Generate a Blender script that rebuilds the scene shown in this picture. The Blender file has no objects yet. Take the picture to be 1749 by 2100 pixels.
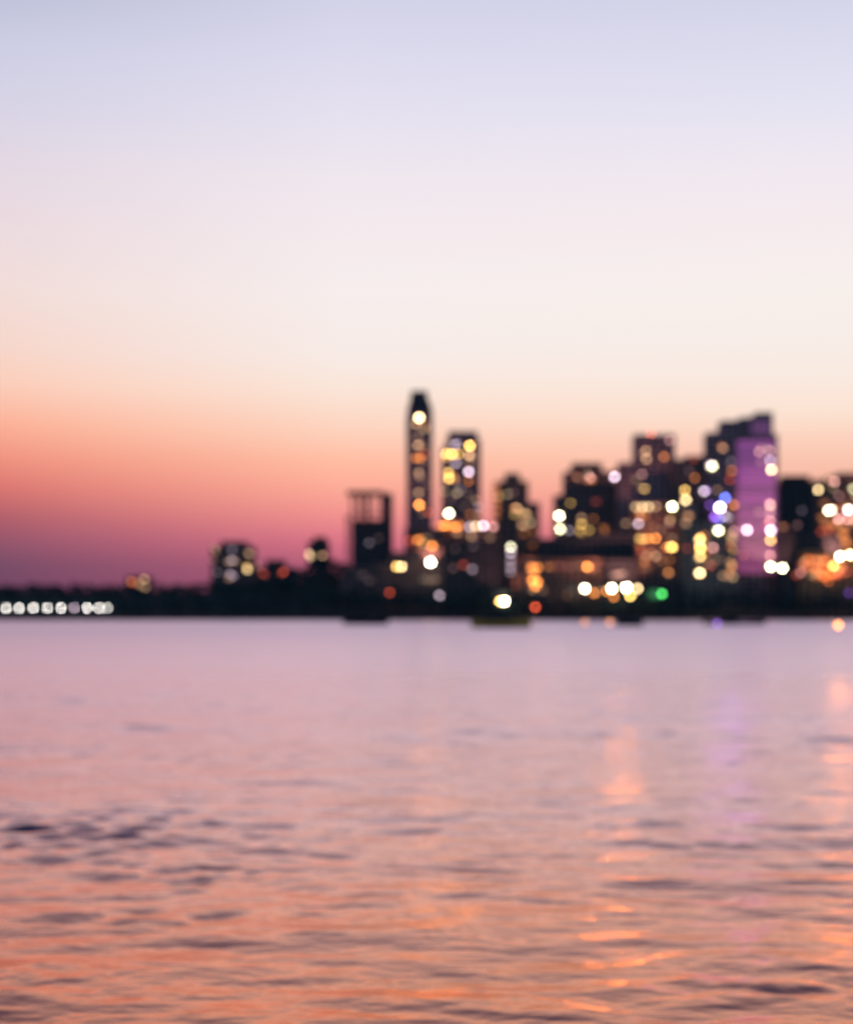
import bpy, math, random
import numpy as np
from math import radians, sin, cos, pi

random.seed(7)
rng = np.random.default_rng(11)
SC = bpy.context.scene
COL = SC.collection


def lin(r, g, b):
    def f(c):
        c /= 255.0
        return c / 12.92 if c <= 0.04045 else ((c + 0.055) / 1.055) ** 2.4
    return (f(r), f(g), f(b))


# ------------------------------------------------------------------ camera
FPX, CX, HY = 3500.0, 874.5, 1263.5      # focal length and principal point in photo units (1749 x 2100)
CAM_H = 2.5
cd = bpy.data.cameras.new('camera')
cam = bpy.data.objects.new('camera', cd)
COL.objects.link(cam)
cam.location = (0, 0, CAM_H)
cam.rotation_euler = (radians(90), 0, 0)
cd.sensor_fit = 'VERTICAL'
cd.sensor_height = 36.0
cd.lens = 36.0 * FPX / 2100.0
cd.shift_y = (HY - 1050.0) / 2100.0
cd.clip_start = 0.1
cd.clip_end = 20000
cd.dof.use_dof = True
cd.dof.focus_distance = 6.8
APERTURE = 0.0485                           # metres across
cd.dof.aperture_fstop = cd.lens / 1000.0 / APERTURE
SC.camera = cam

# ------------------------------------------------------------------ exposure and sampling
SC.view_settings.view_transform = 'Standard'
SC.view_settings.look = 'None'
SC.view_settings.exposure = 0.0
SC.view_settings.gamma = 1.0
SC.view_settings.use_curve_mapping = False
SC.render.engine = 'CYCLES'
cy = SC.cycles
cy.use_adaptive_sampling = False
cy.use_denoising = True
cy.denoiser = 'OPENIMAGEDENOISE'
cy.caustics_reflective = False
cy.caustics_refractive = False
cy.max_bounces = 5
cy.diffuse_bounces = 2
cy.glossy_bounces = 3
cy.sample_clamp_indirect = 6.0
cy.filter_width = 1.6

# ------------------------------------------------------------------ dusk sky
W = bpy.data.worlds.new('World')
SC.world = W
W.use_nodes = True
nt = W.node_tree
for n in list(nt.nodes):
    nt.nodes.remove(n)
N, L = nt.nodes.new, nt.links.new


def wmath(op, a, b=None, clamp=False):
    m = N('ShaderNodeMath')
    m.operation = op
    m.use_clamp = clamp
    for i, v in enumerate((a, b)):
        if v is None:
            continue
        if isinstance(v, (int, float)):
            m.inputs[i].default_value = v
        else:
            L(v, m.inputs[i])
    return m.outputs[0]


tc = N('ShaderNodeTexCoord')
sp = N('ShaderNodeSeparateXYZ')
L(tc.outputs['Generated'], sp.inputs[0])
dx_, dy_, dz_ = sp.outputs


def elev(py):                                # photo row -> sine of elevation
    t = (HY - py) / FPX
    return t / math.sqrt(1 + t * t)


UPPER = [(0.50, (200, 190, 214)), (0.66, (128, 130, 178)), (0.85, (62, 70, 118))]


def ramp(stops, upper=UPPER):
    r = N('ShaderNodeValToRGB')
    fac = wmath('MULTIPLY', dz_, 1.0)
    L(fac, r.inputs[0])
    el = r.color_ramp.elements
    pts = sorted([(max(0.0, elev(py)), c) for py, c in stops] + upper)
    while len(el) < len(pts):
        el.new(0.5)
    for e, (p, c) in zip(el, pts):
        e.position = p
        e.color = (*lin(*c), 1)
    return r.outputs[0]


SKY_LEFT = [(1259, (100, 64, 96)), (1158, (112, 72, 102)), (1110, (142, 80, 106)), (1066, (170, 88, 104)), (1005, (215, 112, 110)),
            (945, (238, 143, 125)), (884, (250, 171, 145)), (800, (250, 202, 182)), (731, (245, 211, 199)), (609, (240, 218, 214)),
            (488, (234, 216, 221)), (366, (226, 214, 225)), (244, (213, 209, 227)), (122, (203, 204, 226)), (-40, (178, 182, 207))]
SKY_MID = [(1259, (150, 78, 110)), (1160, (178, 92, 120)), (1110, (214, 112, 134)), (1060, (238, 140, 141)), (1000, (251, 168, 150)),
           (945, (254, 186, 161)), (880, (251, 209, 188)), (800, (249, 227, 214)), (731, (246, 233, 228)), (609, (245, 236, 235)),
           (488, (243, 233, 236)), (366, (239, 230, 237)), (244, (229, 224, 238)), (122, (220, 217, 236)), (-40, (206, 207, 229))]
SKY_RIGHT = [(1259, (160, 85, 112)), (1160, (190, 100, 122)), (1100, (216, 122, 128)), (1036, (238, 158, 145)), (975, (246, 186, 165)),
             (914, (250, 205, 185)), (853, (250, 225, 209)), (792, (248, 231, 221)), (731, (246, 234, 228)), (609, (246, 238, 234)),
             (488, (244, 234, 236)), (366, (240, 231, 239)), (244, (228, 226, 240)), (122, (219, 218, 237)), (-40, (206, 207, 228))]
sky_l, sky_m, sky_r = ramp(SKY_LEFT, [(0.50, (176, 158, 184)), (0.66, (102, 100, 146)), (0.85, (50, 56, 100))]), ramp(SKY_MID), ramp(SKY_RIGHT)
az = wmath('ARCTAN2', dx_, dy_)


def wmix(fac, a, b):
    m = N('ShaderNodeMix')
    m.data_type = 'RGBA'
    L(fac, m.inputs[0])
    for i, v in ((6, a), (7, b)):
        if isinstance(v, tuple):
            m.inputs[i].default_value = (*v, 1)
        else:
            L(v, m.inputs[i])
    return m.outputs[2]


def step(lo, hi, v):
    m = N('ShaderNodeMapRange')
    m.clamp = True
    L(v, m.inputs[0])
    m.inputs[1].default_value, m.inputs[2].default_value = lo, hi
    m.inputs[3].default_value, m.inputs[4].default_value = 0, 1
    return m.outputs[0]


west = wmix(step(-0.255, -0.05, az), sky_l, sky_m)
west = wmix(step(-0.05, 0.22, az), west, sky_r)
# the eastern half of the sky, behind the photographer, is already blue night
east = N('ShaderNodeValToRGB')
L(dz_, east.inputs[0])
east.color_ramp.elements[0].color = (*lin(98, 130, 162), 1)
east.color_ramp.elements[1].color = (*lin(72, 92, 142), 1)
e2 = east.color_ramp.elements.new(0.35)
e2.color = (*lin(102, 130, 162), 1)
absaz = wmath('ABSOLUTE', az)
sky = wmix(step(0.55, 1.9, absaz), west, east.outputs[0])
bg = N('ShaderNodeBackground')
L(sky, bg.inputs[0])
bg.inputs[1].default_value = 1.0
# last scattered daylight with the sun just under the horizon
nis = N('ShaderNodeTexSky')
nis.sky_type = 'NISHITA'
nis.sun_disc = False
nis.sun_elevation = radians(-3)
nis.sun_rotation = radians(8)
bg2 = N('ShaderNodeBackground')
L(nis.outputs[0], bg2.inputs[0])
bg2.inputs[1].default_value = 0.05
add = N('ShaderNodeAddShader')
L(bg.outputs[0], add.inputs[0])
L(bg2.outputs[0], add.inputs[1])
wo = N('ShaderNodeOutputWorld')
L(add.outputs[0], wo.inputs[0])


# ------------------------------------------------------------------ helpers
def X(px, Y):
    return (px - CX) / FPX * Y


def Z(py, Y):
    return CAM_H + (HY - py) / FPX * Y


class MB:
    """collects boxes, tubes and patches and links them as one mesh object"""
    def __init__(self):
        self.v, self.f = [], []

    def poly(self, pts, faces):
        o = len(self.v)
        self.v += [tuple(p) for p in pts]
        self.f += [tuple(o + i for i in f) for f in faces]

    def box(self, x0, x1, y0, y1, z0, z1):
        self.poly([(x0, y0, z0), (x1, y0, z0), (x1, y1, z0), (x0, y1, z0), (x0, y0, z1), (x1, y0, z1), (x1, y1, z1), (x0, y1, z1)],
                  [(0, 3, 2, 1), (4, 5, 6, 7), (0, 1, 5, 4), (1, 2, 6, 5), (2, 3, 7, 6), (3, 0, 4, 7)])

    def loft(self, rings, cap=True):
        n = len(rings[0])
        pts = [p for r in rings for p in r]
        fs = []
        for k in range(len(rings) - 1):
            for i in range(n):
                j = (i + 1) % n
                fs.append((k * n + i, k * n + j, (k + 1) * n + j, (k + 1) * n + i))
        if cap:
            fs.append(tuple(range(n - 1, -1, -1)))
            fs.append(tuple((len(rings) - 1) * n + i for i in range(n)))
        self.poly(pts, fs)

    def tube(self, x, y, z0, z1, r0, r1=None, n=10):
        r1 = r0 if r1 is None else r1
        self.loft([[(x + r * cos(2 * pi * i / n), y + r * sin(2 * pi * i / n), z) for i in range(n)] for z, r in ((z0, r0), (z1, r1))])

    def bar(self, a, b, r, n=6):
        a, b = np.array(a, float), np.array(b, float)
        d = (b - a) / np.linalg.norm(b - a)
        u = np.cross(d, (0, 0, 1.0) if abs(d[2]) < 0.9 else (1.0, 0, 0))
        u /= np.linalg.norm(u)
        w = np.cross(d, u)
        self.loft([[tuple(c + r * (cos(2 * pi * i / n) * u + sin(2 * pi * i / n) * w)) for i in range(n)] for c in (a, b)])

    def ball(self, c, r, n=10, m=6, sz=1.0):
        rings = []
        for k in range(m + 1):
            t = -pi / 2 + pi * (0.06 + 0.88 * k / m)
            rings.append([(c[0] + r * cos(t) * cos(2 * pi * i / n), c[1] + r * cos(t) * sin(2 * pi * i / n), c[2] + sz * r * sin(t)) for i in range(n)])
        self.loft(rings)

    def build(self, name, mat, parent=None, smooth=False):
        me = bpy.data.meshes.new(name)
        me.from_pydata(self.v, [], self.f)
        me.materials.append(mat)
        if smooth:
            me.polygons.foreach_set('use_smooth', [True] * len(me.polygons))
        me.update()
        o = bpy.data.objects.new(name, me)
        COL.objects.link(o)
        if parent is not None:
            o.parent = parent
            o.matrix_parent_inverse = parent.matrix_world.inverted()
        return o


def tag(o, label=None, cat=None, group=None, kind=None):
    for k, v in (('label', label), ('category', cat), ('group', group), ('kind', kind)):
        if v:
            o[k] = v
    return o


def thing(name, label, cat, loc, group=None):
    o = bpy.data.objects.new(name, None)
    o.empty_display_size = 0.5
    COL.objects.link(o)
    o.location = loc
    o.matrix_world.translation = loc
    bpy.context.view_layer.update()
    return tag(o, label, cat, group)


def principled(name, base, rough=0.7, noise=0.0, scale=0.4, ior=1.45, metallic=0.0):
    m = bpy.data.materials.new(name)
    m.use_nodes = True
    t = m.node_tree
    p = t.nodes['Principled BSDF']
    p.inputs['Roughness'].default_value = rough
    p.inputs['IOR'].default_value = ior
    p.inputs['Metallic'].default_value = metallic
    p.inputs['Base Color'].default_value = (*base, 1)
    if noise:
        c = t.nodes.new('ShaderNodeTexCoord')
        n = t.nodes.new('ShaderNodeTexNoise')
        n.inputs['Scale'].default_value = scale
        n.inputs['Detail'].default_value = 6
        t.links.new(c.outputs['Object'], n.inputs['Vector'])
        r = t.nodes.new('ShaderNodeValToRGB')
        lo = tuple(b * (1 - noise) for b in base)
        hi = tuple(min(1, b * (1 + noise)) for b in base)
        r.color_ramp.elements[0].position, r.color_ramp.elements[1].position = 0.3, 0.7
        r.color_ramp.elements[0].color, r.color_ramp.elements[1].color = (*lo, 1), (*hi, 1)
        t.links.new(n.outputs[0], r.inputs[0])
        t.links.new(r.outputs[0], p.inputs['Base Color'])
    return m


_em = {}


def lamp_mat(col, strength):
    key = (col, round(strength, 2))
    if key not in _em:
        m = bpy.data.materials.new('lit_glass')
        m.use_nodes = True
        p = m.node_tree.nodes['Principled BSDF']
        p.inputs['Base Color'].default_value = (0.3, 0.3, 0.3, 1)
        p.inputs['Emission Color'].default_value = (*col, 1)
        p.inputs['Emission Strength'].default_value = strength
        _em[key] = m
    return _em[key]


TINT = {'W': (1, .84, .56), 'C': (1, .70, .34), 'Y': (1, .58, .14), 'O': (1, .30, .05), 'R': (1, .12, .04), 'L': (.90, .68, .82),
        'T': (.95, .52, .26), 'G': (1, .98, .56), 'g': (.10, .85, .16), 'N': (.92, .86, .80), 'B': (.16, .22, 1), 'P': (1, .46, .42), 'V': (.42, .14, 1), 'A': (1, .20, .025)}

CONCRETE = principled('stained_concrete', (0.24, 0.14, 0.13), 0.8, 0.3, 0.15)
PLASTER = principled('warm_plaster', (0.42, 0.20, 0.14), 0.8, 0.25, 0.12)
BEIGE = principled('beige_plaster', (0.50, 0.36, 0.27), 0.8, 0.2, 0.12)
MAUVE = principled('mauve_paint', (0.48, 0.26, 0.28), 0.75, 0.2, 0.12)
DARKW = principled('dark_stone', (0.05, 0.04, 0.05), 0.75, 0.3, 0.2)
ORANGEW = principled('ochre_plaster', (0.55, 0.27, 0.13), 0.8, 0.2, 0.15)
GLASS = principled('dark_glass', (0.012, 0.012, 0.02), 0.15)
STEEL = principled('grey_steel', (0.10, 0.10, 0.11), 0.45, metallic=0.6)
RUST = principled('rusty_scaffold', (0.30, 0.09, 0.06), 0.7, 0.3, 1.0)
BLACKP = principled('black_paint', (0.02, 0.02, 0.025), 0.5)

# ------------------------------------------------------------------ water
SHORE = 1060.0


def build_water():
    rows = [-400, -60, -10, 2.0, 4.0]
    r = 5.0
    while r < 1500:
        rows.append(r)
        r *= 1.0055
    rows += [1500, 3000]
    rows = np.array(rows)
    u = np.concatenate([-np.geomspace(400, 1.08, 16), np.linspace(-1, 1, 280), np.geomspace(1.08, 400, 16)])
    rr = np.maximum(np.abs(rows), 6.0)
    halfw = 0.36 * rr + 1.0
    lim = 6000.0
    GX = np.clip(u[None, :] * halfw[:, None], -lim, lim)
    GY = np.repeat(rows[:, None], len(u), 1)
    # nudge repeated clipped columns apart
    GX = GX + np.sign(u)[None, :] * np.maximum(np.abs(u) - 1, 0)[None, :] * 0.5
    dr = np.gradient(rows)
    sx = np.gradient(GX, axis=1)
    Zs = np.zeros_like(GX)
    env = np.zeros_like(GX)
    for k in range(7):                       # slow gust patches
        lam = rng.uniform(5, 22)
        a = rng.uniform(0, 2 * pi)
        env += np.sin(2 * pi / lam * (GX * 0.35 * cos(a) + GY * sin(a)) + rng.uniform(0, 6.28))
    gust = np.zeros_like(GX)
    env = np.clip(0.9 + 0.22 * env, 0.4, 1.7)
    for (cx, cy_, wx, wy, a) in ((-4.2, 20.0, 2.6, 2.4, 2.6), (-2.4, 16.3, .9, .8, 1.7), (-2.2, 14.2, 1.0, .5, 1.5), (2.5, 11.5, .9, .5, 1.8), (1.6, 25, 1.5, 1.5, .7), (-2.8, 11.8, .6, .4, .8)):
        gust += 1.8 * a * np.exp(-((GX - cx) / wx) ** 2 - ((GY - cy_) / wy) ** 2)
    n = 70
    for k in range(n):
        lam = 0.14 * (1.7 / 0.14) ** ((k + rng.uniform(0, 1)) / n)
        th = -pi / 2 + rng.normal(0, 0.5)
        a = WAVE_SLOPE * math.sqrt(2.0 / n) * lam / (2 * pi) * (1.25 if lam > 0.5 else 0.9)
        ph = 2 * pi / lam * (GX * cos(th) + GY * sin(th)) + rng.uniform(0, 6.28)
        fade = np.exp(-(2.2 * dr[:, None] * abs(sin(th)) / lam) ** 2 - (2.2 * sx * abs(cos(th)) / lam) ** 2)
        s = np.sin(ph)
        Zs += a * (env + (gust if lam < .75 else .15 * gust)) * fade * (s + 0.18 * np.cos(2 * ph))
    Zs[rows < 3] = 0
    Zs[rows > 1300] = 0
    nr, nc = GX.shape
    verts = np.stack([GX, GY, Zs], -1).reshape(-1, 3)
    i = np.arange(nr - 1)[:, None] * nc + np.arange(nc - 1)[None, :]
    faces = np.stack([i, i + 1, i + nc + 1, i + nc], -1).reshape(-1, 4)
    me = bpy.data.meshes.new('water')
    me.vertices.add(len(verts))
    me.vertices.foreach_set('co', verts.ravel())
    me.loops.add(faces.size)
    me.loops.foreach_set('vertex_index', faces.ravel().astype(np.int32))
    me.polygons.add(len(faces))
    me.polygons.foreach_set('loop_start', (np.arange(len(faces)) * 4).astype(np.int32))
    me.polygons.foreach_set('use_smooth', np.ones(len(faces), bool))
    me.update(calc_edges=True)
    m = bpy.data.materials.new('graded_sheen_water')
    m.use_nodes = True
    t = m.node_tree
    t.nodes.remove(t.nodes['Principled BSDF'])
    body = t.nodes.new('ShaderNodeBsdfDiffuse')
    body.inputs['Color'].default_value = (*WATER_BODY, 1)
    p = t.nodes.new('ShaderNodeBsdfGlossy')
    fr = t.nodes.new('ShaderNodeFresnel')
    fr.inputs['IOR'].default_value = WATER_IOR
    mu = t.nodes.new('ShaderNodeMath')
    mu.operation, mu.use_clamp = 'MULTIPLY', True
    mu.inputs[1].default_value = 2.3
    t.links.new(fr.outputs[0], mu.inputs[0])
    mx = t.nodes.new('ShaderNodeMixShader')
    t.links.new(mu.outputs[0], mx.inputs[0])
    t.links.new(body.outputs[0], mx.inputs[1])
    t.links.new(p.outputs[0], mx.inputs[2])
    t.links.new(mx.outputs[0], t.nodes['Material Output'].inputs['Surface'])
    c = t.nodes.new('ShaderNodeTexCoord')
    prev = None
    for sc_, dist, strg in ((2.2, 0.10, 0.5), (0.35, 0.5, 0.5), (1.0, 0.22, 0.45), (9.0, 0.02, 0.32)):
        mp = t.nodes.new('ShaderNodeMapping')
        mp.inputs['Scale'].default_value = (sc_ * 0.7, sc_, sc_)
        t.links.new(c.outputs['Object'], mp.inputs[0])
        nz = t.nodes.new('ShaderNodeTexNoise')
        nz.inputs['Scale'].default_value = 1.0
        nz.inputs['Detail'].default_value = 3
        t.links.new(mp.outputs[0], nz.inputs['Vector'])
        b = t.nodes.new('ShaderNodeBump')
        b.inputs['Strength'].default_value = strg
        b.inputs['Distance'].default_value = dist
        t.links.new(nz.outputs[0], b.inputs['Height'])
        if prev:
            t.links.new(prev.outputs[0], b.inputs['Normal'])
        prev = b
    t.links.new(prev.outputs[0], p.inputs['Normal'])
    t.links.new(prev.outputs[0], fr.inputs['Normal'])
    # small chop too fine to resolve out in the open bay
    sx_ = t.nodes.new('ShaderNodeSeparateXYZ')
    t.links.new(c.outputs['Object'], sx_.inputs[0])
    mr = t.nodes.new('ShaderNodeMapRange')
    mr.inputs[1].default_value, mr.inputs[2].default_value = 25, 260
    mr.inputs[3].default_value, mr.inputs[4].default_value = 0.25, 0.37
    t.links.new(sx_.outputs[1], mr.inputs[0])
    t.links.new(mr.outputs[0], p.inputs['Roughness'])
    # reflected glow painted into the gloss colour, orange close by, lavender far out
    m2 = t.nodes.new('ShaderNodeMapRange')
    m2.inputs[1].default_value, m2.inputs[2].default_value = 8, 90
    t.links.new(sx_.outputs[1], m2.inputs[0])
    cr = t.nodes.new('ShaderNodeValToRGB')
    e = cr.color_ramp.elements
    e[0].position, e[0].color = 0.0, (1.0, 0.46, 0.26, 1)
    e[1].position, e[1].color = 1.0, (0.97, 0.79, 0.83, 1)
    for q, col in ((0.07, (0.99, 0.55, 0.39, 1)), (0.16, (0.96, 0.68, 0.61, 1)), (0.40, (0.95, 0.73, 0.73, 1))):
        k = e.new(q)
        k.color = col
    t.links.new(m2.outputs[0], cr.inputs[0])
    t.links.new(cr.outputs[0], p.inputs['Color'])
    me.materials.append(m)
    o = bpy.data.objects.new('water', me)
    COL.objects.link(o)
    tag(o, 'rippled sea reflecting the pink dusk sky in front of the skyline', 'water', kind='structure')


WAVE_SLOPE = 0.078
WATER_BODY = (0.03, 0.04, 0.08)
WATER_IOR = 1.7
build_water()


# ------------------------------------------------------------------ land
def ground_z(x, y):
    if y < SHORE + 3:
        return 1.6
    t = min(1, (y - SHORE - 3) / 110.0)
    px = x / y * FPX + CX
    z = 1.6 + (9 + 9 / (1 + math.exp(max(-40, min(40, (px - 640) / 25.0))))) * t * t * (3 - 2 * t)
    z += 24 * math.exp(-min(80, ((px - 668) / 55.0) ** 2)) * min(1, max(0, (y - 1090) / 60.0)) * math.exp(-((y - 1190) / 90.0) ** 2)
    return z


def build_land():
    ys = [SHORE + 0.6, SHORE + 3, SHORE + 8] + [SHORE + 15 + 12 * k for k in range(34)] + [1700, 2200, 3500, 8000]
    xs = [-8000, -3000, -1200, -700] + list(np.linspace(-420, 420, 120)) + [700, 1200, 3000, 8000]
    m = MB()
    pts = [(x, y, ground_z(x, y)) for y in ys for x in xs]
    n = len(xs)
    m.poly(pts, [(j * n + i, j * n + i + 1, (j + 1) * n + i + 1, (j + 1) * n + i) for j in range(len(ys) - 1) for i in range(n - 1)])
    o = m.build('ground', principled('dark_soil', (0.03, 0.035, 0.03), 0.95, 0.4, 0.05))
    tag(o, 'dark land rising behind the shore', 'ground', kind='structure')
    w = MB()
    w.box(-3000, 3000, SHORE, SHORE + 0.6, -2, 1.9)
    w.box(-3000, 3000, SHORE - 0.12, SHORE + 0.75, 1.9, 2.25)
    for k in range(-60, 61):
        w.box(k * 6 - 0.3, k * 6 + 0.3, SHORE - 0.35, SHORE, -2, 1.9)
    o = w.build('sea_wall', DARKW)
    tag(o, 'long dark sea wall along the waterline under the skyline', 'sea wall')


build_land()


# ------------------------------------------------------------------ woods on the shore
def leaf_material():
    m = principled('dark_foliage', (0.03, 0.07, 0.075), 0.8, 0.5, 0.3)
    return m


LEAF = leaf_material()


def wood(label, spots):
    """spots: (x, y, z, height, radius); crowns of leaf clumps over trunks"""
    m = MB()
    for (x, y, z, h, r) in spots:
        m.tube(x, y, z - 0.5, z + h * 0.55, 0.35, 0.18, 6)
        for q in range(3):
            a = random.uniform(0, 6.28)
            m.bar((x, y, z + h * random.uniform(.3, .45)), (x + r * .6 * cos(a), y + r * .6 * sin(a), z + h * random.uniform(.6, .75)), 0.13, 5)
        lobes = [(random.gauss(0, r * .45), random.gauss(0, r * .45), h * random.uniform(.45, .88), r * random.uniform(.35, .6)) for _ in range(7)]
        for q in range(130):
            lx, ly, lz, lr = random.choice(lobes)
            d = np.array([random.gauss(0, 1) for _ in range(3)])
            d *= lr * random.uniform(.5, 1) / np.linalg.norm(d)
            c = np.array((x + lx, y + ly, z + lz)) + d * (1, 1, .8)
            s = random.uniform(.45, 1.0)
            u = np.array([random.gauss(0, 1) for _ in range(3)])
            u /= np.linalg.norm(u)
            w = np.cross(u, [random.gauss(0, 1) for _ in range(3)])
            w /= np.linalg.norm(w)
            m.poly([c - u * s, c + w * s * .6, c + u * s, c - w * s * .6], [(0, 1, 2, 3)])
    o = m.build('shoreline_wood', LEAF)
    tag(o, label, 'wood', kind='stuff')


def tree_row(px0, px1, top, Y, n, jitter=5, dY=14, r=5):
    out = []
    for k in range(n):
        px = px0 + (px1 - px0) * (k + random.uniform(.1, .9)) / n
        y = Y + random.uniform(0, dY)
        x = X(px, y)
        z = ground_z(x, y)
        t = top(px) if callable(top) else top
        h = Z(t + random.uniform(0, jitter), y) - z
        if h > 3:
            out.append((x, y, z, h, min(r, h * .45) * random.uniform(.8, 1.2)))
    return out


def left_top(px):
    return float(np.interp(px, [-200, 0, 120, 260, 300, 420, 500, 580, 620, 645, 665, 700, 740, 800], [1196, 1194, 1192, 1196, 1194, 1186, 1186, 1180, 1166, 1152, 1142, 1148, 1152, 1165]))


wood('dark mass of trees along the shore behind the row of white lamps, rising to a small hill',
     tree_row(-260, 640, lambda p: left_top(p) + 26, 1080, 60) + tree_row(-260, 700, lambda p: left_top(p) + 6, 1112, 80, 8)
     + tree_row(-260, 640, left_top, 1140, 70, 9) + tree_row(-200, 640, 1226, 1070, 50, 12, 6, 4) + tree_row(575, 735, left_top, 1165, 34, 6))


def mid_top(px):
    return float(np.interp(px, [640, 700, 830, 900, 1000, 1100, 1200, 1320, 1390, 1420, 1500, 1545, 1560, 1600, 1680, 1800],
                           [1170, 1180, 1186, 1190, 1190, 1206, 1216, 1220, 1206, 1196, 1180, 1178, 1196, 1200, 1196, 1200]))


wood('dark trees along the shore below the city towers',
     tree_row(640, 1800, lambda p: mid_top(p) + 4, 1082, 70, 14, 8, 4.5) + tree_row(640, 1800, lambda p: mid_top(p) + 26, 1072, 80, 14, 6, 4))


# ------------------------------------------------------------------ buildings
def block(wall, glaz, par, x0, x1, y0, y1, z0, z1, storey=3.3, bay=4.6, top=True):
    glaz.box(x0 + .45, x1 - .45, y0 + .45, y1 - .45, z0, z1 - .3)
    z = z0
    k = 0
    while z < z1 - 0.4:
        zt = min(z + 1.15, z1)
        wall.box(x0, x1, y0, y1, z, zt)
        z += storey
    wall.box(x0 - .02, x1 + .02, y0 - .02, y1 + .02, z1 - .35, z1)
    nx = max(1, int(round((x1 - x0) / bay)))
    for i in range(nx + 1):
        c = x0 + (x1 - x0) * i / nx
        a, b = max(x0 - .05, c - .45), min(x1 + .05, c + .45)
        wall.box(a, b, y0 - .06, y0 + .5, z0, z1 - .4)
        wall.box(a, b, y1 - .5, y1 + .06, z0, z1 - .4)
    ny = max(1, int(round((y1 - y0) / bay)))
    for i in range(1, ny):
        c = y0 + (y1 - y0) * i / ny
        wall.box(x0 - .06, x0 + .5, c - .45, c + .45, z0, z1 - .4)
        wall.box(x1 - .5, x1 + .06, c - .45, c + .45, z0, z1 - .4)
    if top:
        h = 0.9
        par.box(x0 + .05, x1 - .05, y0 + .05, y0 + .35, z1, z1 + h)
        par.box(x0 + .05, x1 - .05, y1 - .35, y1 - .05, z1, z1 + h)
        par.box(x0 + .05, x0 + .35, y0 + .35, y1 - .35, z1, z1 + h)
        par.box(x1 - .35, x1 - .05, y0 + .35, y1 - .35, z1, z1 + h)


def p1(u, v):
    return 672.7 + u * .2814, 771.2 + v * .2815


def p2(u, v):
    return 1099.3 + u * .3715, 820.4 + v * .3715


def p3(u, v):
    return u * .4034, 1066.5 + v * .4034


GAIN = 18.0


def windows(root, yfront, lst, conv, name='lit_window'):
    for item in lst:
        u, v, c, t = item[:4]
        nw = item[4] if len(item) > 4 else 1.0      # wider lit openings
        nh = item[5] if len(item) > 5 else 1.0
        px, py = conv(u, v)
        yy = yfront - 0.14
        x, z = X(px, yy), Z(py, yy)
        t = t * .65 if t < .2 else t * (.65 + .35 * min(1, (t - .2) / .4))
        w, h = 2.1 * nw, 1.6 * nh
        m = MB()
        m.box(x - w / 2, x + w / 2, yy, yy + .5, z - h / 2, z + h / 2)
        # panes stand a little proud between mullions
        m.build(name, lamp_mat(TINT[c], t * GAIN), root)


def building(name, label, cat, Y, blocks, mat, depth=15, wins=(), conv=p2, group=None, tank=True, storey=3.3):
    """blocks: (px0, px1, py_top[, dY[, py_bottom]])"""
    xm = X(sum(b[0] + b[1] for b in blocks) / (2 * len(blocks)), Y)
    base = ground_z(xm, Y)
    root = thing(name, label, cat, (xm, Y, base), group)
    wall, glaz = MB(), MB()
    for b in blocks:
        par = MB()
        y = Y + (b[3] if len(b) > 3 else 0)
        x0, x1, z1 = X(b[0] - 2.5, y), X(b[1] + 2.5, y), Z(b[2] - 3, y)
        block(wall, glaz, par, x0, x1, y, y + depth - .07 * blocks.index(b), min(base, ground_z(xm, y)) - 1, z1 - .9, storey)
        par.build('parapet', mat, root)
    wall.build('wall', mat, root)
    glaz.build('glazing', GLASS, root)
    if tank:
        b = min(blocks, key=lambda q: q[2])
        y = Y + (b[3] if len(b) > 3 else 0)
        w = (b[1] - b[0]) / FPX * y
        t = MB()
        xc = X(b[0] * .4 + b[1] * .6, y)
        z = Z(b[2], y) - .9
        t.box(xc - w * .14, xc + w * .14, y + depth * .4, y + depth * .7, z, z + 1.6)
        t.tube(xc - w * .25, y + depth * .55, z, z + 1.4, min(1.1, w * .08), None, 10)
        t.build('roof_tank', mat, root)
    if wins:
        windows(root, Y - .05, wins, conv)
    if wins and mat is not DARKW and len(wins) > 9 and depth != 14.5:
        lived = random.Random(sum(map(ord, label)))
        for k in range(14):                   # dim lamps behind curtains
            b = lived.choice(blocks)
            y = Y + (b[3] if len(b) > 3 else 0)
            px, py = lived.uniform(b[0] + 3, b[1] - 3), lived.uniform(b[2] + 14, 1185)
            x, z = X(px, y), Z(py, y)
            m = MB()
            m.box(x - .9, x + .9, y - .2, y + .5, z - .7, z + .7)
            m.build('lit_window', lamp_mat(TINT[lived.choice('YOTCRO')], round(lived.uniform(.8, 3.2), 1)), root)
    return root


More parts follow.
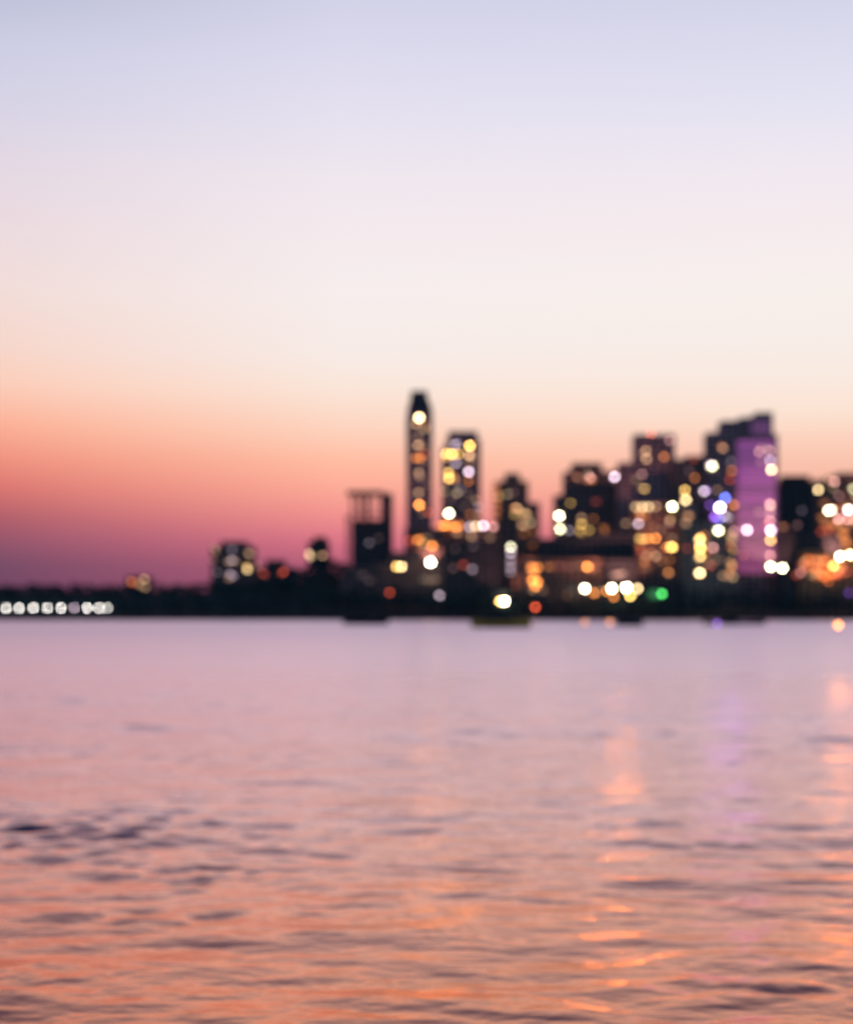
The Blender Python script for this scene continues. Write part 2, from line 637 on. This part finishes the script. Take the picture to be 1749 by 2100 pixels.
# tall slender tower with chamfered crown
def tall_tower():
    Y, d = 1150.0, 15.0
    root = building('tower', 'tallest slender tower with a tapered dark crown and one column of lights', 'tower', Y,
                    [(837, 884.5, 845)], MAUVE, d, [
                        (664, 303, 'C', 1.5, 1.15, 1.15), (640, 350, 'T', .3), (655, 440, 'T', .10, 1.2), (655, 505, 'T', .34), (663, 500, 'T', .15),
                        (640, 598, 'O', .34), (672, 598, 'O', .34), (670, 725, 'T', .13), (655, 730, 'T', .07), (660, 850, 'T', .22), (650, 860, 'T', .08),
                        (663, 938, 'O', .95), (668, 945, 'Y', .3), (700, 620, 'T', .05), (690, 1000, 'T', .06), (710, 790, 'T', .04)], p1, tank=False)
    m = MB()
    xs = [X(p, Y) for p in (835, 886.5)]
    z0, zm, z1 = Z(842, Y), Z(828, Y), Z(800, Y)
    def ring(a, b, z, i):
        return [(a, Y + i, z), (b, Y + i, z), (b, Y + d - i, z), (a, Y + d - i, z)]
    m.loft([ring(xs[0], xs[1], z0 - .85, .05), ring(xs[0], xs[1], z0 + .3, .05), ring(X(838, Y), X(883, Y), zm, 1.2), ring(X(841.5, Y), X(877, Y), Z(814, Y), 3), ring(X(842, Y), X(876.5, Y), z1, 3)])
    m.build('crown', DARKW, root)
    for k in range(26):                       # small balconies down one flank
        z = Z(860, Y) - k * 3.3
        b = MB()
        b.box(xs[0] - 1.3, xs[0] - .1, Y + 2, Y + 6, z, z + 1.0)
        b.build('balcony', MAUVE, root)


tall_tower()

building('tower', 'second tallest tower with bright yellow corner windows beside the slender tower', 'tower', 1190.0,
         [(917, 983, 903), (921.5, 977, 887, 1.5), (908, 917, 920, 2.0)], MAUVE, 18, [
             (925, 500, 'L', .32), (940, 490, 'L', .12), (1032, 508, 'Y', 1.2, 1.1), (862, 566, 'Y', .75), (905, 570, 'Y', .8, 1.2), (950, 568, 'Y', .45), (860, 590, 'Y', .3),
             (1030, 578, 'T', .55), (1042, 585, 'T', .2), (935, 635, 'L', .26), (915, 640, 'L', .1), (1030, 635, 'T', .14), (1025, 698, 'L', .75), (878, 705, 'Y', .62), (880, 746, 'Y', .85),
             (920, 735, 'O', .2), (925, 758, 'T', .2), (1025, 765, 'O', .26), (965, 825, 'L', .08), (880, 1000, 'G', 2.0), (1035, 1008, 'O', .16), (1095, 955, 'L', .14),
             (1095, 1010, 'T', .12), (1020, 860, 'T', .05), (900, 900, 'P', .05), (1060, 900, 'T', .05), (990, 950, 'T', .04)], p1)

building('podium_building', 'low brown block with orange and white lights in front of the two tallest towers', 'building', 1140.0,
         [(832, 905, 1086), (903, 990, 1070, 3.0), (986, 1024, 1078, 2.0)], PLASTER, 9, [
             (812, 1090, 'O', .3), (850, 1090, 'O', .7, 1.1), (890, 1085, 'O', .35), (930, 1100, 'O', .5, 1.3), (940, 1140, 'T', .18), (960, 1090, 'O', .28),
             (1028, 1098, 'L', .34), (1075, 1095, 'C', .55), (1132, 1090, 'L', .75), (1202, 1098, 'P', .4), (1180, 1178, 'T', .12), (1070, 1165, 'P', .05),
             (590, 1198, 'R', .22), (650, 1195, 'O', .38), (672, 1190, 'O', .3), (760, 1238, 'O', .62, 1.1), (757, 1265, 'O', .35), (640, 1292, 'R', .16), (668, 1290, 'O', .16), (720, 1180, 'T', .05, 2)], p1, tank=False)


# half-built tower with open frame and lift shaft
def unfinished():
    Y, d = 1120.0, 15.0
    base = ground_z(X(760, Y), Y)
    root = thing('unfinished_building', 'unfinished building with an open red scaffold frame above bare floors', 'building', (X(760, Y), Y, base))
    w, g, p = MB(), MB(), MB()
    block(w, g, p, X(721, Y), X(785, Y), Y, Y + d, base - 1, Z(1066, Y), 3.3, 5, False)
    w.build('lower_floors', DARKW, root)
    g.build('glazing', GLASS, root)
    c = MB()
    c.box(X(785.5, Y), X(805, Y), Y - .5, Y + 9, base - 1, Z(1011, Y))
    c.build('lift_shaft', DARKW, root)
    f = MB()
    z0, z1 = Z(1064, Y), Z(1008, Y)
    for px, q in ((721, .4), (736, .9), (753, 1.1), (782, .6)):
        for yy in (Y + 1, Y + d - 1):
            x = X(px, Y)
            f.box(x - q, x + q, yy - q, yy + q, z0, z1)
    for z, q in ((z0 + 4.0, .4), (z0 + 11.5, .2)):
        for yy in (Y + 1, Y + d - 1):
            f.box(X(714, Y), X(785, Y), yy - .3, yy + .3, z - q, z + q)
    f.box(X(711, Y), X(786, Y), Y, Y + d, z1 - 2.0, z1 + .6)
    f.build('open_frame', RUST, root)
    s = MB()
    for k in range(10):
        z = Z(1062, Y) - k * 3.3
        s.box(X(707 + (k % 3), Y), X(721, Y) - 1.2, Y + 1, Y + d - 1, z - .7, z + .7)
    s.build('floor_edges', CONCRETE, root)
    t = MB()
    for k, px in enumerate((744, 768)):
        x = X(px, Y)
        t.bar((x, Y - 1, Z(1090, Y)), (x, Y - 1, z1 + .5), .22)
    for z in np.arange(Z(1090, Y), z1, 3.0):
        t.bar((X(744, Y), Y - 1, z), (X(768, Y), Y - 1, z + 2.5), .14)
    t.build('hoist_mast', RUST, root)
    windows(root, Y - .06, [(300, 1215, 'L', .06), (370, 1180, 'P', .02)], p1)


unfinished()

building('stepped_tower', 'stepped brown tower with an orange lit left edge', 'tower', 1170.0,
         [(1038, 1064, 973), (1030, 1081, 989, 0.6), (1081, 1104, 1033, 1.2), (1016, 1030, 990, 1.4)], PLASTER, 14, [
             (1222, 800, 'O', 0.084, 1.2), (1228, 840, 'O', 0.108, 1.2), (1225, 885, 'O', 0.12, 1.2), (1228, 930, 'O', 0.12, 1.2), (1230, 980, 'O', 0.108, 1.2), (1220, 1025, 'O', 0.072),
             (1372, 960, 'T', .34), (1385, 970, 'T', .14), (1440, 1000, 'T', .26), (1455, 1010, 'T', .12), (1410, 1085, 'T', .22), (1435, 1090, 'T', .16), (1425, 1150, 'O', 0.072, 1.2),
             (1490, 1230, 'O', 0.042, 1.4), (1350, 850, 'P', .04)], p1)
building('narrow_building', 'narrow black block with a vertical string of pale stair lights', 'building', 1125.0,
         [(1024, 1059, 1062)], DARKW, 12, [
             (1330, 1245, 'G', .55), (1332, 1250, 'L', .3), (1330, 1290, 'L', .3), (1330, 1345, 'L', .2), (1330, 1395, 'L', .18), (1330, 1430, 'L', .12)], p1)

# cluster right of centre
building('apartment_block', 'apartment block with a stepped roof and two bright white lamps at its edge', 'building', 1180.0,
         [(1159, 1176, 970), (1176, 1232, 952, .6), (1140, 1270, 1018, 1.2), (1228, 1273, 969, 1.8)], CONCRETE, 16, [
             (225, 425, 'O', .14), (232, 430, 'P', .06), (297, 428, 'P', .38), (285, 440, 'O', .14), (310, 440, 'O', .14), (432, 424, 'L', .8), (480, 495, 'R', .1),
             (127, 640, 'G', 1.9, 1.1), (132, 712, 'G', 1.0, 1.1), (182, 720, 'L', .16), (250, 650, 'T', .2), (250, 685, 'Y', .36), (240, 722, 'Y', .22), (292, 718, 'Y', .24),
             (250, 735, 'Y', .12), (290, 790, 'O', .3), (370, 705, 'O', .05, 2), (330, 560, 'R', .04, 2)])
b = building('high_rise', 'broad square topped high rise with a red beacon on its roof', 'tower', 1160.0,
             [(1304, 1381.5, 893), (1272, 1304, 951, .6), (1302, 1398, 945, 1.2)], MAUVE, 18, [
                 (605, 280, 'T', .3), (608, 325, 'T', .34), (590, 300, 'T', .1), (705, 313, 'O', .3), (737, 222, 'P', .26, .9), (583, 410, 'P', .22), (550, 440, 'T', .1), (597, 490, 'Y', .3), (585, 485, 'T', .14)])
m = MB()
m.ball((X(1335, 1160) , 1162, Z(888.5, 1160)), .7)
m.build('beacon_light', lamp_mat(TINT['R'], 16), b)

building('apartment_block', 'wide brown apartment block with rows of yellow and orange windows', 'building', 1135.0,
         [(1301, 1398, 1036), (1398, 1410, 1050, 1.0)], PLASTER, 14, [
             (550, 590, 'C', .3), (585, 590, 'C', .42), (620, 590, 'C', .42), (660, 588, 'T', .24), (575, 612, 'T', .16), (750, 588, 'G', 1.7, 1.1), (495, 680, 'T', .14), (563, 682, 'L', .42),
             (575, 640, 'O', .28), (600, 640, 'O', .14), (570, 765, 'Y', .32), (590, 768, 'Y', .3), (615, 765, 'O', .5), (658, 763, 'O', .62), (750, 765, 'T', .12), (748, 812, 'Y', 1.0, 1.15, 1.1),
             (720, 812, 'O', .4), (735, 675, 'P', .14), (605, 862, 'T', .16), (660, 862, 'T', .26), (575, 830, 'R', .16), (728, 950, 'O', .3), (733, 958, 'T', .1), (640, 700, 'O', .05, 2), (600, 930, 'O', .04, 2), (690, 890, 'O', .05, 2)], tank=False)
building('apartment_block', 'flat roofed dark block between the square high rise and the purple tower', 'building', 1150.0,
         [(1381, 1409, 944), (1409, 1450, 937, .6)], CONCRETE, 14, [
             (820, 498, 'Y', .55), (825, 552, 'C', .85), (818, 535, 'Y', .2), (875, 430, 'O', .2), (868, 325, 'R', .07, 1.4), (845, 390, 'P', .04)])
building('apartment_block', 'beige apartment block with a bright yellow column of stair windows', 'building', 1128.0,
         [(1399, 1421, 1042), (1424, 1490, 1076, .4), (1493, 1508, 1082, 1.0)], BEIGE, 13, [
             (905, 762, 'Y', .7), (900, 775, 'C', .5), (905, 815, 'Y', 1.1, 1.1), (905, 862, 'Y', .75), (900, 870, 'C', .3), (902, 955, 'C', 1.2, 1.1), (975, 815, 'P', .4), (1005, 722, 'G', 1.1, 1.1), (1000, 715, 'L', .3),
             (1090, 725, 'P', .28), (1077, 775, 'T', .18), (1085, 760, 'T', .12), (1080, 915, 'O', .22), (1075, 925, 'T', .12), (1030, 970, 'T', .14), (1060, 975, 'T', .08), (840, 640, 'T', .10, 1.6, 1.6), (825, 680, 'T', .08, 1.6, 1.6),
             (950, 900, 'T', .06, 2), (1000, 880, 'T', .05, 2)], tank=False)


def added_spot(root, loc, pitch, yaw, cone, tint, watts, blend=.3):
    d = bpy.data.lights.new('floodlight', 'SPOT')  # added light without a fitting of its own, put in for its effect
    d.energy, d.color, d.spot_size, d.spot_blend, d.shadow_soft_size = watts, tint, radians(cone), blend, .6
    o = bpy.data.objects.new('floodlight', d)
    COL.objects.link(o)
    o.parent = root
    o.matrix_parent_inverse = root.matrix_world.inverted()
    o.location = loc
    # yaw 0 looks inland, 180 looks out over the water
    o.rotation_euler = (radians(90 + pitch), 0, radians(yaw))


def streak_beam(root, loc, tint, watts):
    # added beam aimed at the camera, edge cut so streaks stay on near water
    dep = math.degrees(math.atan(loc[2] / (loc[1] - 14)))
    added_spot(root, loc, 10 - dep * 1.025, math.degrees(math.atan2(loc[0], -loc[1])), 20, tint, watts, dep * .0025)


# purple lit tower
def purple_tower():
    Y = 1145.0
    root = building('tower', 'tall tower washed in purple light with a stepped black top', 'tower', Y,
                    [(1453, 1483, 889, .6), (1482, 1520, 865, .3), (1509, 1592, 893), (1552, 1582, 848, 1.2), (1520, 1553, 858, 1.0)], MAUVE, 18, [
                        (1030, 265, 'T', .24), (1020, 255, 'O', .1), (970, 365, 'G', 1.0, 1.1), (962, 358, 'L', .4), (1080, 390, 'O', .24), (1075, 340, 'L', .06), (927, 503, 'L', .55), (940, 500, 'V', .14),
                        (1042, 540, 'B', .9), (1013, 593, 'L', 2.2, 1.2, 1.1), (1010, 590, 'B', 1.5), (1040, 640, 'L', .3), (1060, 650, 'L', .18), (985, 645, 'V', .5), (1010, 655, 'B', .4), (960, 580, 'V', .2), (1090, 580, 'O', .38),
                        (1297, 385, 'C', 1.1), (1290, 335, 'L', .4), (1230, 285, 'P', .3), (1290, 280, 'P', .26), (1240, 340, 'P', .12), (1290, 577, 'P', .6), (1292, 585, 'C', .25), (1290, 622, 'P', .3), (1290, 668, 'P', .45), (1293, 720, 'L', 1.2),
                        (1293, 773, 'Y', .8), (1290, 858, 'P', .4), (1293, 920, 'G', 1.7, 1.1), (1163, 718, 'L', .95), (1155, 712, 'P', .25), (1230, 620, 'P', .12, 1.4)])
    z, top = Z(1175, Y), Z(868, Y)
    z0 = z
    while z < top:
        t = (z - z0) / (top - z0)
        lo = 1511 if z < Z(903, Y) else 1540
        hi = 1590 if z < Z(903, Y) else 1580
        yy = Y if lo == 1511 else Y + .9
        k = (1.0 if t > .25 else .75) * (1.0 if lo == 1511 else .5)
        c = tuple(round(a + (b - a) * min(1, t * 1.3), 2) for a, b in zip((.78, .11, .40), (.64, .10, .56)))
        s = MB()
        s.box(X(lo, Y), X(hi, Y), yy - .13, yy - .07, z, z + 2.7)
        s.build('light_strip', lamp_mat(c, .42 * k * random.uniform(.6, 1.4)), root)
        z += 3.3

    streak_beam(root, (X(1494, Y), Y - 1.5, Z(1040, Y)), (.36, .14, 1), 5e4)  # added violet beam that draws a purple streak on the water


purple_tower()

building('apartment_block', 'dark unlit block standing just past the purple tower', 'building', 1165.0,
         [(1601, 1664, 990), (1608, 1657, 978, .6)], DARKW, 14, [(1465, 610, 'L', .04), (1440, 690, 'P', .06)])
building('apartment_block', 'brown block glowing orange at the edge of the skyline with uneven rooftop', 'building', 1175.0,
         [(1664, 1702, 987), (1702, 1722, 979, .5), (1722, 1800, 972, 1.0)], PLASTER, 16, [
             (1555, 495, 'C', .7), (1645, 450, 'P', .42), (1618, 440, 'T', .2), (1670, 530, 'P', .14), (1612, 610, 'W', 1.6), (1630, 605, 'W', .9), (1722, 607, 'L', 1.1), (1720, 600, 'G', .5), (1668, 655, 'P', .6), (1720, 658, 'P', .45), (1742, 655, 'T', .3),
             (1748, 490, 'G', .4), (1580, 650, 'O', 0.063, 2, 2), (1640, 690, 'O', 0.09, 2, 2), (1600, 690, 'O', 0.0585, 2, 2), (1690, 740, 'O', 0.135, 2, 2), (1710, 790, 'O', 0.144, 2, 2), (1700, 700, 'O', 0.072, 2, 2), (1590, 570, 'O', 0.036, 2, 2), (1690, 590, 'O', 0.045, 2, 2)])  # the wide dim orange panes paint the glow on this facade
b = building('market_hall', 'low ochre hall floodlit bright orange at the edge of the shore', 'building', 1118.0,
             [(1644, 1700, 1134), (1700, 1800, 1146, .8)], ORANGEW, 12, [
                 (1500, 880, 'A', 0.165, 2, 1.6), (1545, 885, 'A', 0.186, 2, 1.6), (1590, 885, 'A', 0.233, 2, 1.6), (1490, 925, 'A', 0.13, 2, 1.5), (1540, 930, 'A', 0.186, 2, 1.6), (1585, 935, 'A', 0.207, 2, 1.6), (1590, 975, 'A', 0.258, 1.8, 1.4), (1630, 960, 'A', 0.258, 2, 1.4), (1660, 960, 'R', 0.213, 2, 1.4),  # wide orange panes stand in for the floodlit glow on the wall
                 (1610, 1000, 'A', 0.181, 1.4), (1640, 915, 'Y', .9, 1.15), (1460, 950, 'P', .22), (1680, 920, 'A', 0.207, 2, 1.5), (1440, 965, 'R', 0.0851, 2), (1710, 950, 'R', 0.121, 2), (1470, 905, 'R', 0.0972, 2), (1560, 960, 'A', 0.155, 2, 1.4)], tank=False)

# lower dark buildings between the towers and the trees
building('low_house', 'low dark house at the foot of the unfinished building', 'house', 1102.0, [(702, 770, 1166), (770, 802, 1158, .5)], CONCRETE, 10,
         [(300, 1490, 'P', .012, 2), (250, 1450, 'P', .012, 2)], p1, tank=False)
building('low_house', 'dark house under the slender tower with one very bright white floodlight', 'house', 1104.0, [(802, 850, 1134), (850, 905, 1128, .5)], CONCRETE, 10,
         [(740, 1490, 'T', .03, 2), (780, 1480, 'T', .03, 2), (700, 1480, 'T', .02, 2)], p1, tank=False)
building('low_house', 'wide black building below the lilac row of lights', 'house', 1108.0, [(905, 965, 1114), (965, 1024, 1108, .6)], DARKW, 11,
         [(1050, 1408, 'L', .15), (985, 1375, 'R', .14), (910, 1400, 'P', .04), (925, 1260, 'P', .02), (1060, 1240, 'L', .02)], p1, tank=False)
building('low_house', 'small block with an orange lit double storey shopfront', 'house', 1110.0, [(1059, 1121, 1146)], PLASTER, 10,
         [(1485, 1395, 'O', .38, 1.5, 1.2), (1525, 1395, 'O', .34, 1.2, 1.2), (1500, 1440, 'O', .34, 1.5), (1490, 1490, 'O', .5, 1.4, 1.2), (1525, 1500, 'O', .5, 1.2, 1.2), (1510, 1530, 'O', .55, 1.3), (1490, 1555, 'T', .12), (1565, 1560, 'T', .06), (1610, 1390, 'O', .1, 2)], p1, tank=False)
building('long_building', 'long low brown building with one round orange lamp at its middle', 'building', 1112.0, [(1121, 1236, 1149)], PLASTER, 10,
         [(282, 920, 'O', .8, 1.15, 1.1), (240, 915, 'O', .03, 2), (312, 930, 'O', .06, 2), (170, 920, 'R', .03, 2), (200, 925, 'O', .02, 2), (130, 915, 'R', .03, 2), (165, 1080, 'O', .04)], tank=False)
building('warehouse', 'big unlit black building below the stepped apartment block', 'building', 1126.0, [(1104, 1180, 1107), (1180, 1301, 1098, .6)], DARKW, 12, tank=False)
building('low_house', 'dark house just below the dark unlit block beside the floodlit hall', 'house', 1122.0, [(1598, 1644, 1092), (1644, 1720, 1100, .5)], DARKW, 10,
         [(1360, 700, 'O', .06, 2)], tank=False)
building('low_house', 'dark house under the orange windows behind the tall lamp masts', 'house', 1106.0, [(1240, 1300, 1152), (1300, 1400, 1196, .4)], DARKW, 9,
         [(440, 965, 'T', .03, 2), (470, 960, 'T', .03, 2)], tank=False)

# blocks on the wooded shore to the left
building('apartment_block', 'grey block with many faint lights standing alone above the dark trees', 'building', 1190.0,
         [(436, 456, 1122), (456, 503, 1113, .5), (503, 519, 1123, 1.0)], CONCRETE, 14.5, [
             (1090, 140, 'T', .10), (1100, 155, 'T', .08), (1180, 150, 'L', .06, 1.4), (1178, 205, 'L', .17), (1160, 212, 'T', .1), (1195, 210, 'T', .1), (1170, 275, 'L', .15), (1185, 285, 'L', .12), (1165, 295, 'T', .1), (1262, 168, 'T', .14), (1275, 175, 'T', .1),
             (1255, 238, 'Y', .26), (1258, 252, 'C', .38), (1105, 265, 'L', .05), (1085, 205, 'T', .05), (1310, 235, 'T', .10, .8)], p3)
building('low_house', 'small dark house with dim red lights beside the lone grey block', 'house', 1180.0, [(547, 582, 1151), (528, 605, 1166, .5)], DARKW, 10,
         [(1335, 270, 'R', .11), (1350, 278, 'R', .06), (1442, 262, 'R', .2, 1.1), (1432, 270, 'R', .08)], p3, tank=False)
building('apartment_block', 'small dark building on the wooded hill with a pale yellow lamp', 'building', 1195.0, [(634, 672, 1113), (645, 667, 1104, .5)], DARKW, 10,
         [(1572, 172, 'C', .34), (1578, 188, 'C', .26), (1640, 180, 'T', .24)], p3, tank=False)
building('low_house', 'tiny house with orange lights in the trees above the lamp row', 'house', 1150.0, [(262, 308, 1185)], DARKW, 8,
         [(668, 312, 'O', .2), (680, 320, 'R', .15), (735, 300, 'T', .24), (718, 335, 'T', .14), (740, 342, 'T', .14), (705, 320, 'T', .1)], p3, tank=False)


# ------------------------------------------------------------------ lamps along the shore
def lamp_post(label, px, py, tint, strength, Y=1066.0, group=None, size=1.0, name='street_lamp', cat='street lamp', wide=1.0):
    x, zl = X(px, Y), Z(py, Y)
    z0 = ground_z(x, Y)
    root = thing(name, label, cat, (x, Y, z0), group)
    m = MB()
    m.tube(x, Y + .7, z0 - .3, z0 + .5, .28, .28)
    m.tube(x, Y + .7, z0 + .5, zl + .4, .16, .09)
    m.bar((x, Y + .7, zl + .4), (x, Y + .2, zl + .85 * size), .07)
    m.build('pole', BLACKP, root)
    h = MB()
    h.loft([[(x + r * cos(2 * pi * i / 12) * size * wide, Y + r * sin(2 * pi * i / 12) * size * .6, zl + z * size) for i in range(12)] for r, z in ((1.0, .72), (.9, .85), (.35, 1.0), (.15, 1.1))])
    h.build('lamp_head', BLACKP, root)
    g = MB()
    g.loft([[(x + r * cos(2 * pi * i / 14) * size * wide, Y + r * sin(2 * pi * i / 14) * size * .6, zl + z * size) for i in range(14)] for r, z in ((.30, -.85), (.75, -.62), (.98, -.1), (.95, .4), (.85, .71))])
    g.build('lamp_glass', lamp_mat(TINT[tint], strength), root, True)
    return root


PROM = 'row of white promenade lamps'
NAMES = ['leftmost white lamp of the promenade row, at the picture edge', 'second white lamp from the left end of the promenade row',
         'third white lamp from the left end of the promenade row', 'fourth white lamp from the left end of the promenade row',
         'middle white lamp of the nine in the promenade row', 'dimmest lilac grey lamp in the promenade row',
         'white lamp just after the dim one in the promenade row', 'white lamp overlapped by the last lamp of the promenade row',
         'rightmost slightly duller lamp ending the promenade row']
for (px, t, tint, lab) in zip((13, 40, 69, 98, 126, 153, 180, 204, 221), (.85, .85, .9, .85, .9, .36, .9, .8, .5), 'NNNNNLNNN', NAMES):
    lamp_post(lab, px, 1247, tint, t * 34, 1066, PROM, wide=.40)
MAST = 'tall lamp masts on the shore'
FACADE_FILL = {883: 18000, 1034: 24000, 1199: 5000, 1254: 9000, 1284: 28000, 1307: 28000, 1603.5: 20000, 1722: 36000}  # added spots that warm the facades, keyed by lamp column
WATER_STREAKS = {883: ((1, .42, .05), 4e4), 1254: ((1, .36, .07), 8e4), 1284: ((1, .36, .07), 1e5), 1722: ((1, .36, .07), 9e4), 1741: ((1, .38, .08), 1.5e5)}  # added beams that draw streaks on the water, keyed likewise
for a in [
    ('pale orange shore lamp, second of the overlapping pair under the unfinished building', 823.5, 1162, 'C', 18, 1090, 1.0),
    ('orange shore lamp half hidden by its paler twin under the unfinished building', 813, 1162, 'Y', 15, 1092, 1.0),
    ('very bright white floodlight at the foot of the slender tower', 883, 1153, 'W', 75, 1090, 1.25),
    ('bright white shore lamp with a yellow rim above the yellow boat', 1034, 1233, 'W', 60, 1068, 1.15),
    ('orange lamp peeking out behind the bright white lamp above the yellow boat', 1025.5, 1233, 'Y', 24, 1070, 1.1),
    ('deep orange red lamp low on the shore', 1097.5, 1245, 'R', 9, 1068, 1.0),
    ('bright white lamp with orange halo, first of the strong three', 1199, 1207, 'W', 50, 1074, 1.1),
    ('middle lamp of the strong white three on the shore', 1254, 1206.5, 'W', 60, 1074, 1.1),
    ('largest lamp of the strong white three on the shore', 1284, 1205, 'W', 70, 1074, 1.2),
    ('peach lamp touching the strong white three', 1307, 1207, 'C', 17, 1074, 1.0),
    ('yellow lamp hanging lower below the strong white three', 1292, 1222, 'Y', 24, 1070, 1.0),
    ('dull orange lamp below the middle of the strong three', 1258, 1224, 'O', 8, 1070, 1.0),
    ('dim orange lamp between the first and middle strong lamps', 1218, 1216, 'O', 9, 1072, 1.0),
    ('soft orange lamp close beside the middle strong lamp', 1243, 1212, 'O', 10, 1073, 1.0),
    ('green lamp among the shore trees', 1356.5, 1218, 'g', 13, 1072, 1.0),
    ('white lamp at the foot of the purple tower, beside its corner', 1603.5, 1165, 'G', 36, 1100, 1.1),
    ('dazzling white lamp in front of the floodlit orange hall', 1722, 1141, 'W', 55, 1108, 1.05),
    ('dazzling white lamp at the picture edge by the orange hall', 1742, 1138, 'C', 55, 1108, 1.05),
    ('dim red lamp under the unfinished building', 799, 1215, 'R', 3.2, 1068, 1.0),
    ('dim blue grey lamp low among the trees', 901, 1221, 'L', 5, 1068, 1.0),
    ('faint lilac lamp past the end of the sea wall trees', 1740, 1216, 'V', 1.6, 1070, 1.0),
]:
    r_ = lamp_post(a[0], a[1], a[2], a[3], a[4], a[5], MAST, a[6], 'lamp_mast', 'lamp mast')
    lx, lz = X(a[1], a[5]), Z(a[2], a[5])
    if a[1] in FACADE_FILL:
        added_spot(r_, (lx, a[5] + 1.6, lz + .5), 33, 0, 56, (1, .46, .34), 2.4 * FACADE_FILL[a[1]])
    if a[1] in WATER_STREAKS:
        tint, watts = WATER_STREAKS[a[1]]
        streak_beam(r_, (lx, a[5] - 1.3, lz), tint, watts)
root = thing('green_sign', 'dim green lit sign board next to the green lamp', 'sign', (X(1341, 1074), 1074, ground_z(0, 1074)))
m = MB()
x = X(1340, 1074)
m.box(x - 2.6, x + 2.6, 1074, 1074.3, Z(1226, 1074), Z(1211, 1074))
m.build('board', lamp_mat(TINT['g'], .20), root)
m = MB()
for s in (-2, 2):
    m.tube(x + s, 1074.6, ground_z(0, 1074) - .3, Z(1212, 1074), .15)
m.build('post', STEEL, root)


# ------------------------------------------------------------------ boats and buoys
def boat(label, px0, px1, py, hull_mat, cabin_h=1.6, hull_h=None, cabin=(.25, .6), light=None):
    Y = CAM_H * FPX / (py - HY)
    x0, x1 = X(px0, Y), X(px1, Y)
    Ln = x1 - x0
    xc = (x0 + x1) / 2
    root = thing('boat', label, 'boat', (xc, Y, 0))
    H = hull_h or Ln * .10
    B = Ln * .14
    m = MB()
    rings = []
    for k in range(15):
        t = k / 14
        w = B * (1 - abs(2 * t - .9) ** 3.2 * .9) if t > .45 else B * (.8 + .2 * t / .45)
        w = max(w, .06)
        sheer = H * (1 + .35 * (2 * t - 1) ** 2 * (1.3 if t > .5 else .7))
        x = x0 + Ln * t
        rings.append([(x, Y - w, sheer), (x, Y - w * .8, H * .3), (x, Y - w * .35, -.3), (x, Y + w * .35, -.3), (x, Y + w * .8, H * .3), (x, Y + w, sheer)])
    m.loft(rings)
    m.build('hull', hull_mat, root)
    c = MB()
    cx0, cx1 = x0 + Ln * cabin[0], x0 + Ln * cabin[1]
    c.loft([[(cx0, Y - B * .55, H * .8), (cx1, Y - B * .55, H * .8), (cx1, Y + B * .55, H * .8), (cx0, Y + B * .55, H * .8)],
            [(cx0 + .1, Y - B * .5, H + cabin_h), (cx1 - .3, Y - B * .5, H + cabin_h), (cx1 - .3, Y + B * .5, H + cabin_h), (cx0 + .1, Y + B * .5, H + cabin_h)]])
    c.box(cx0 - .1, cx1 + .1, Y - B * .6, Y + B * .6, H + cabin_h, H + cabin_h + .1)
    c.build('cabin', BLACKP, root)
    q = MB()
    q.tube(cx1 + Ln * .05, Y, H * .8, H + cabin_h * 1.9, .06, .03, 6)
    q.build('mast', STEEL, root)
    if light:
        g = MB()
        lx = X(light[0], Y - B)
        lz = Z(light[1], Y - B)
        g.ball((lx, Y - B - .1, lz), .42)
        g.build('lantern', lamp_mat(TINT[light[2]], light[3]), root)


YELLOW = principled('yellow_hull_paint', (0.95, 0.42, 0.07), 0.5, 0.25, 0.8)
boat('boat with a yellow hull moored under the bright white lamp', 966, 1089, 1288, YELLOW, 1.6, 1.5, (.2, .7))
boat('long low black boat below the unfinished building', 704, 796, 1281, BLACKP, 1.2, 1.2)
boat('small black boat right of the yellow hulled one, near the three strong lamps', 1262, 1318, 1284, BLACKP, 1.3, 1.6)
boat('dark boat with a blue violet lantern under the purple tower', 1442, 1568, 1281, BLACKP, 1.0, .9, (.3, .55), (1470, 1279, 'V', 5))


def buoy(label, px, py_lamp, Y, tint, strength, r=.38):
    x, z = X(px, Y), Z(py_lamp, Y)
    root = thing('buoy', label, 'buoy', (x, Y, 0))
    m = MB()
    m.loft([[(x + q * cos(2 * pi * i / 12), Y + q * sin(2 * pi * i / 12), zz) for i in range(12)] for q, zz in ((.25, -.3), (.45, -.05), (.45, .12), (.15, .25))])
    m.build('float', BLACKP, root)
    g = MB()
    g.ball((x, Y, max(z, .3 + r)), r)
    g.build('lamp_glass', lamp_mat(TINT[tint], strength), root, True)


buoy('buoy with a bright orange lamp floating near the picture edge', 1718, 1282, 300, 'O', 12)
buoy('buoy with a faint orange lamp, alone under the first strong lamp', 1198, 1277, 380, 'O', 3)
buoy('buoy with a faint red orange lamp beside the small black boat', 1250, 1276, 385, 'O', 4)
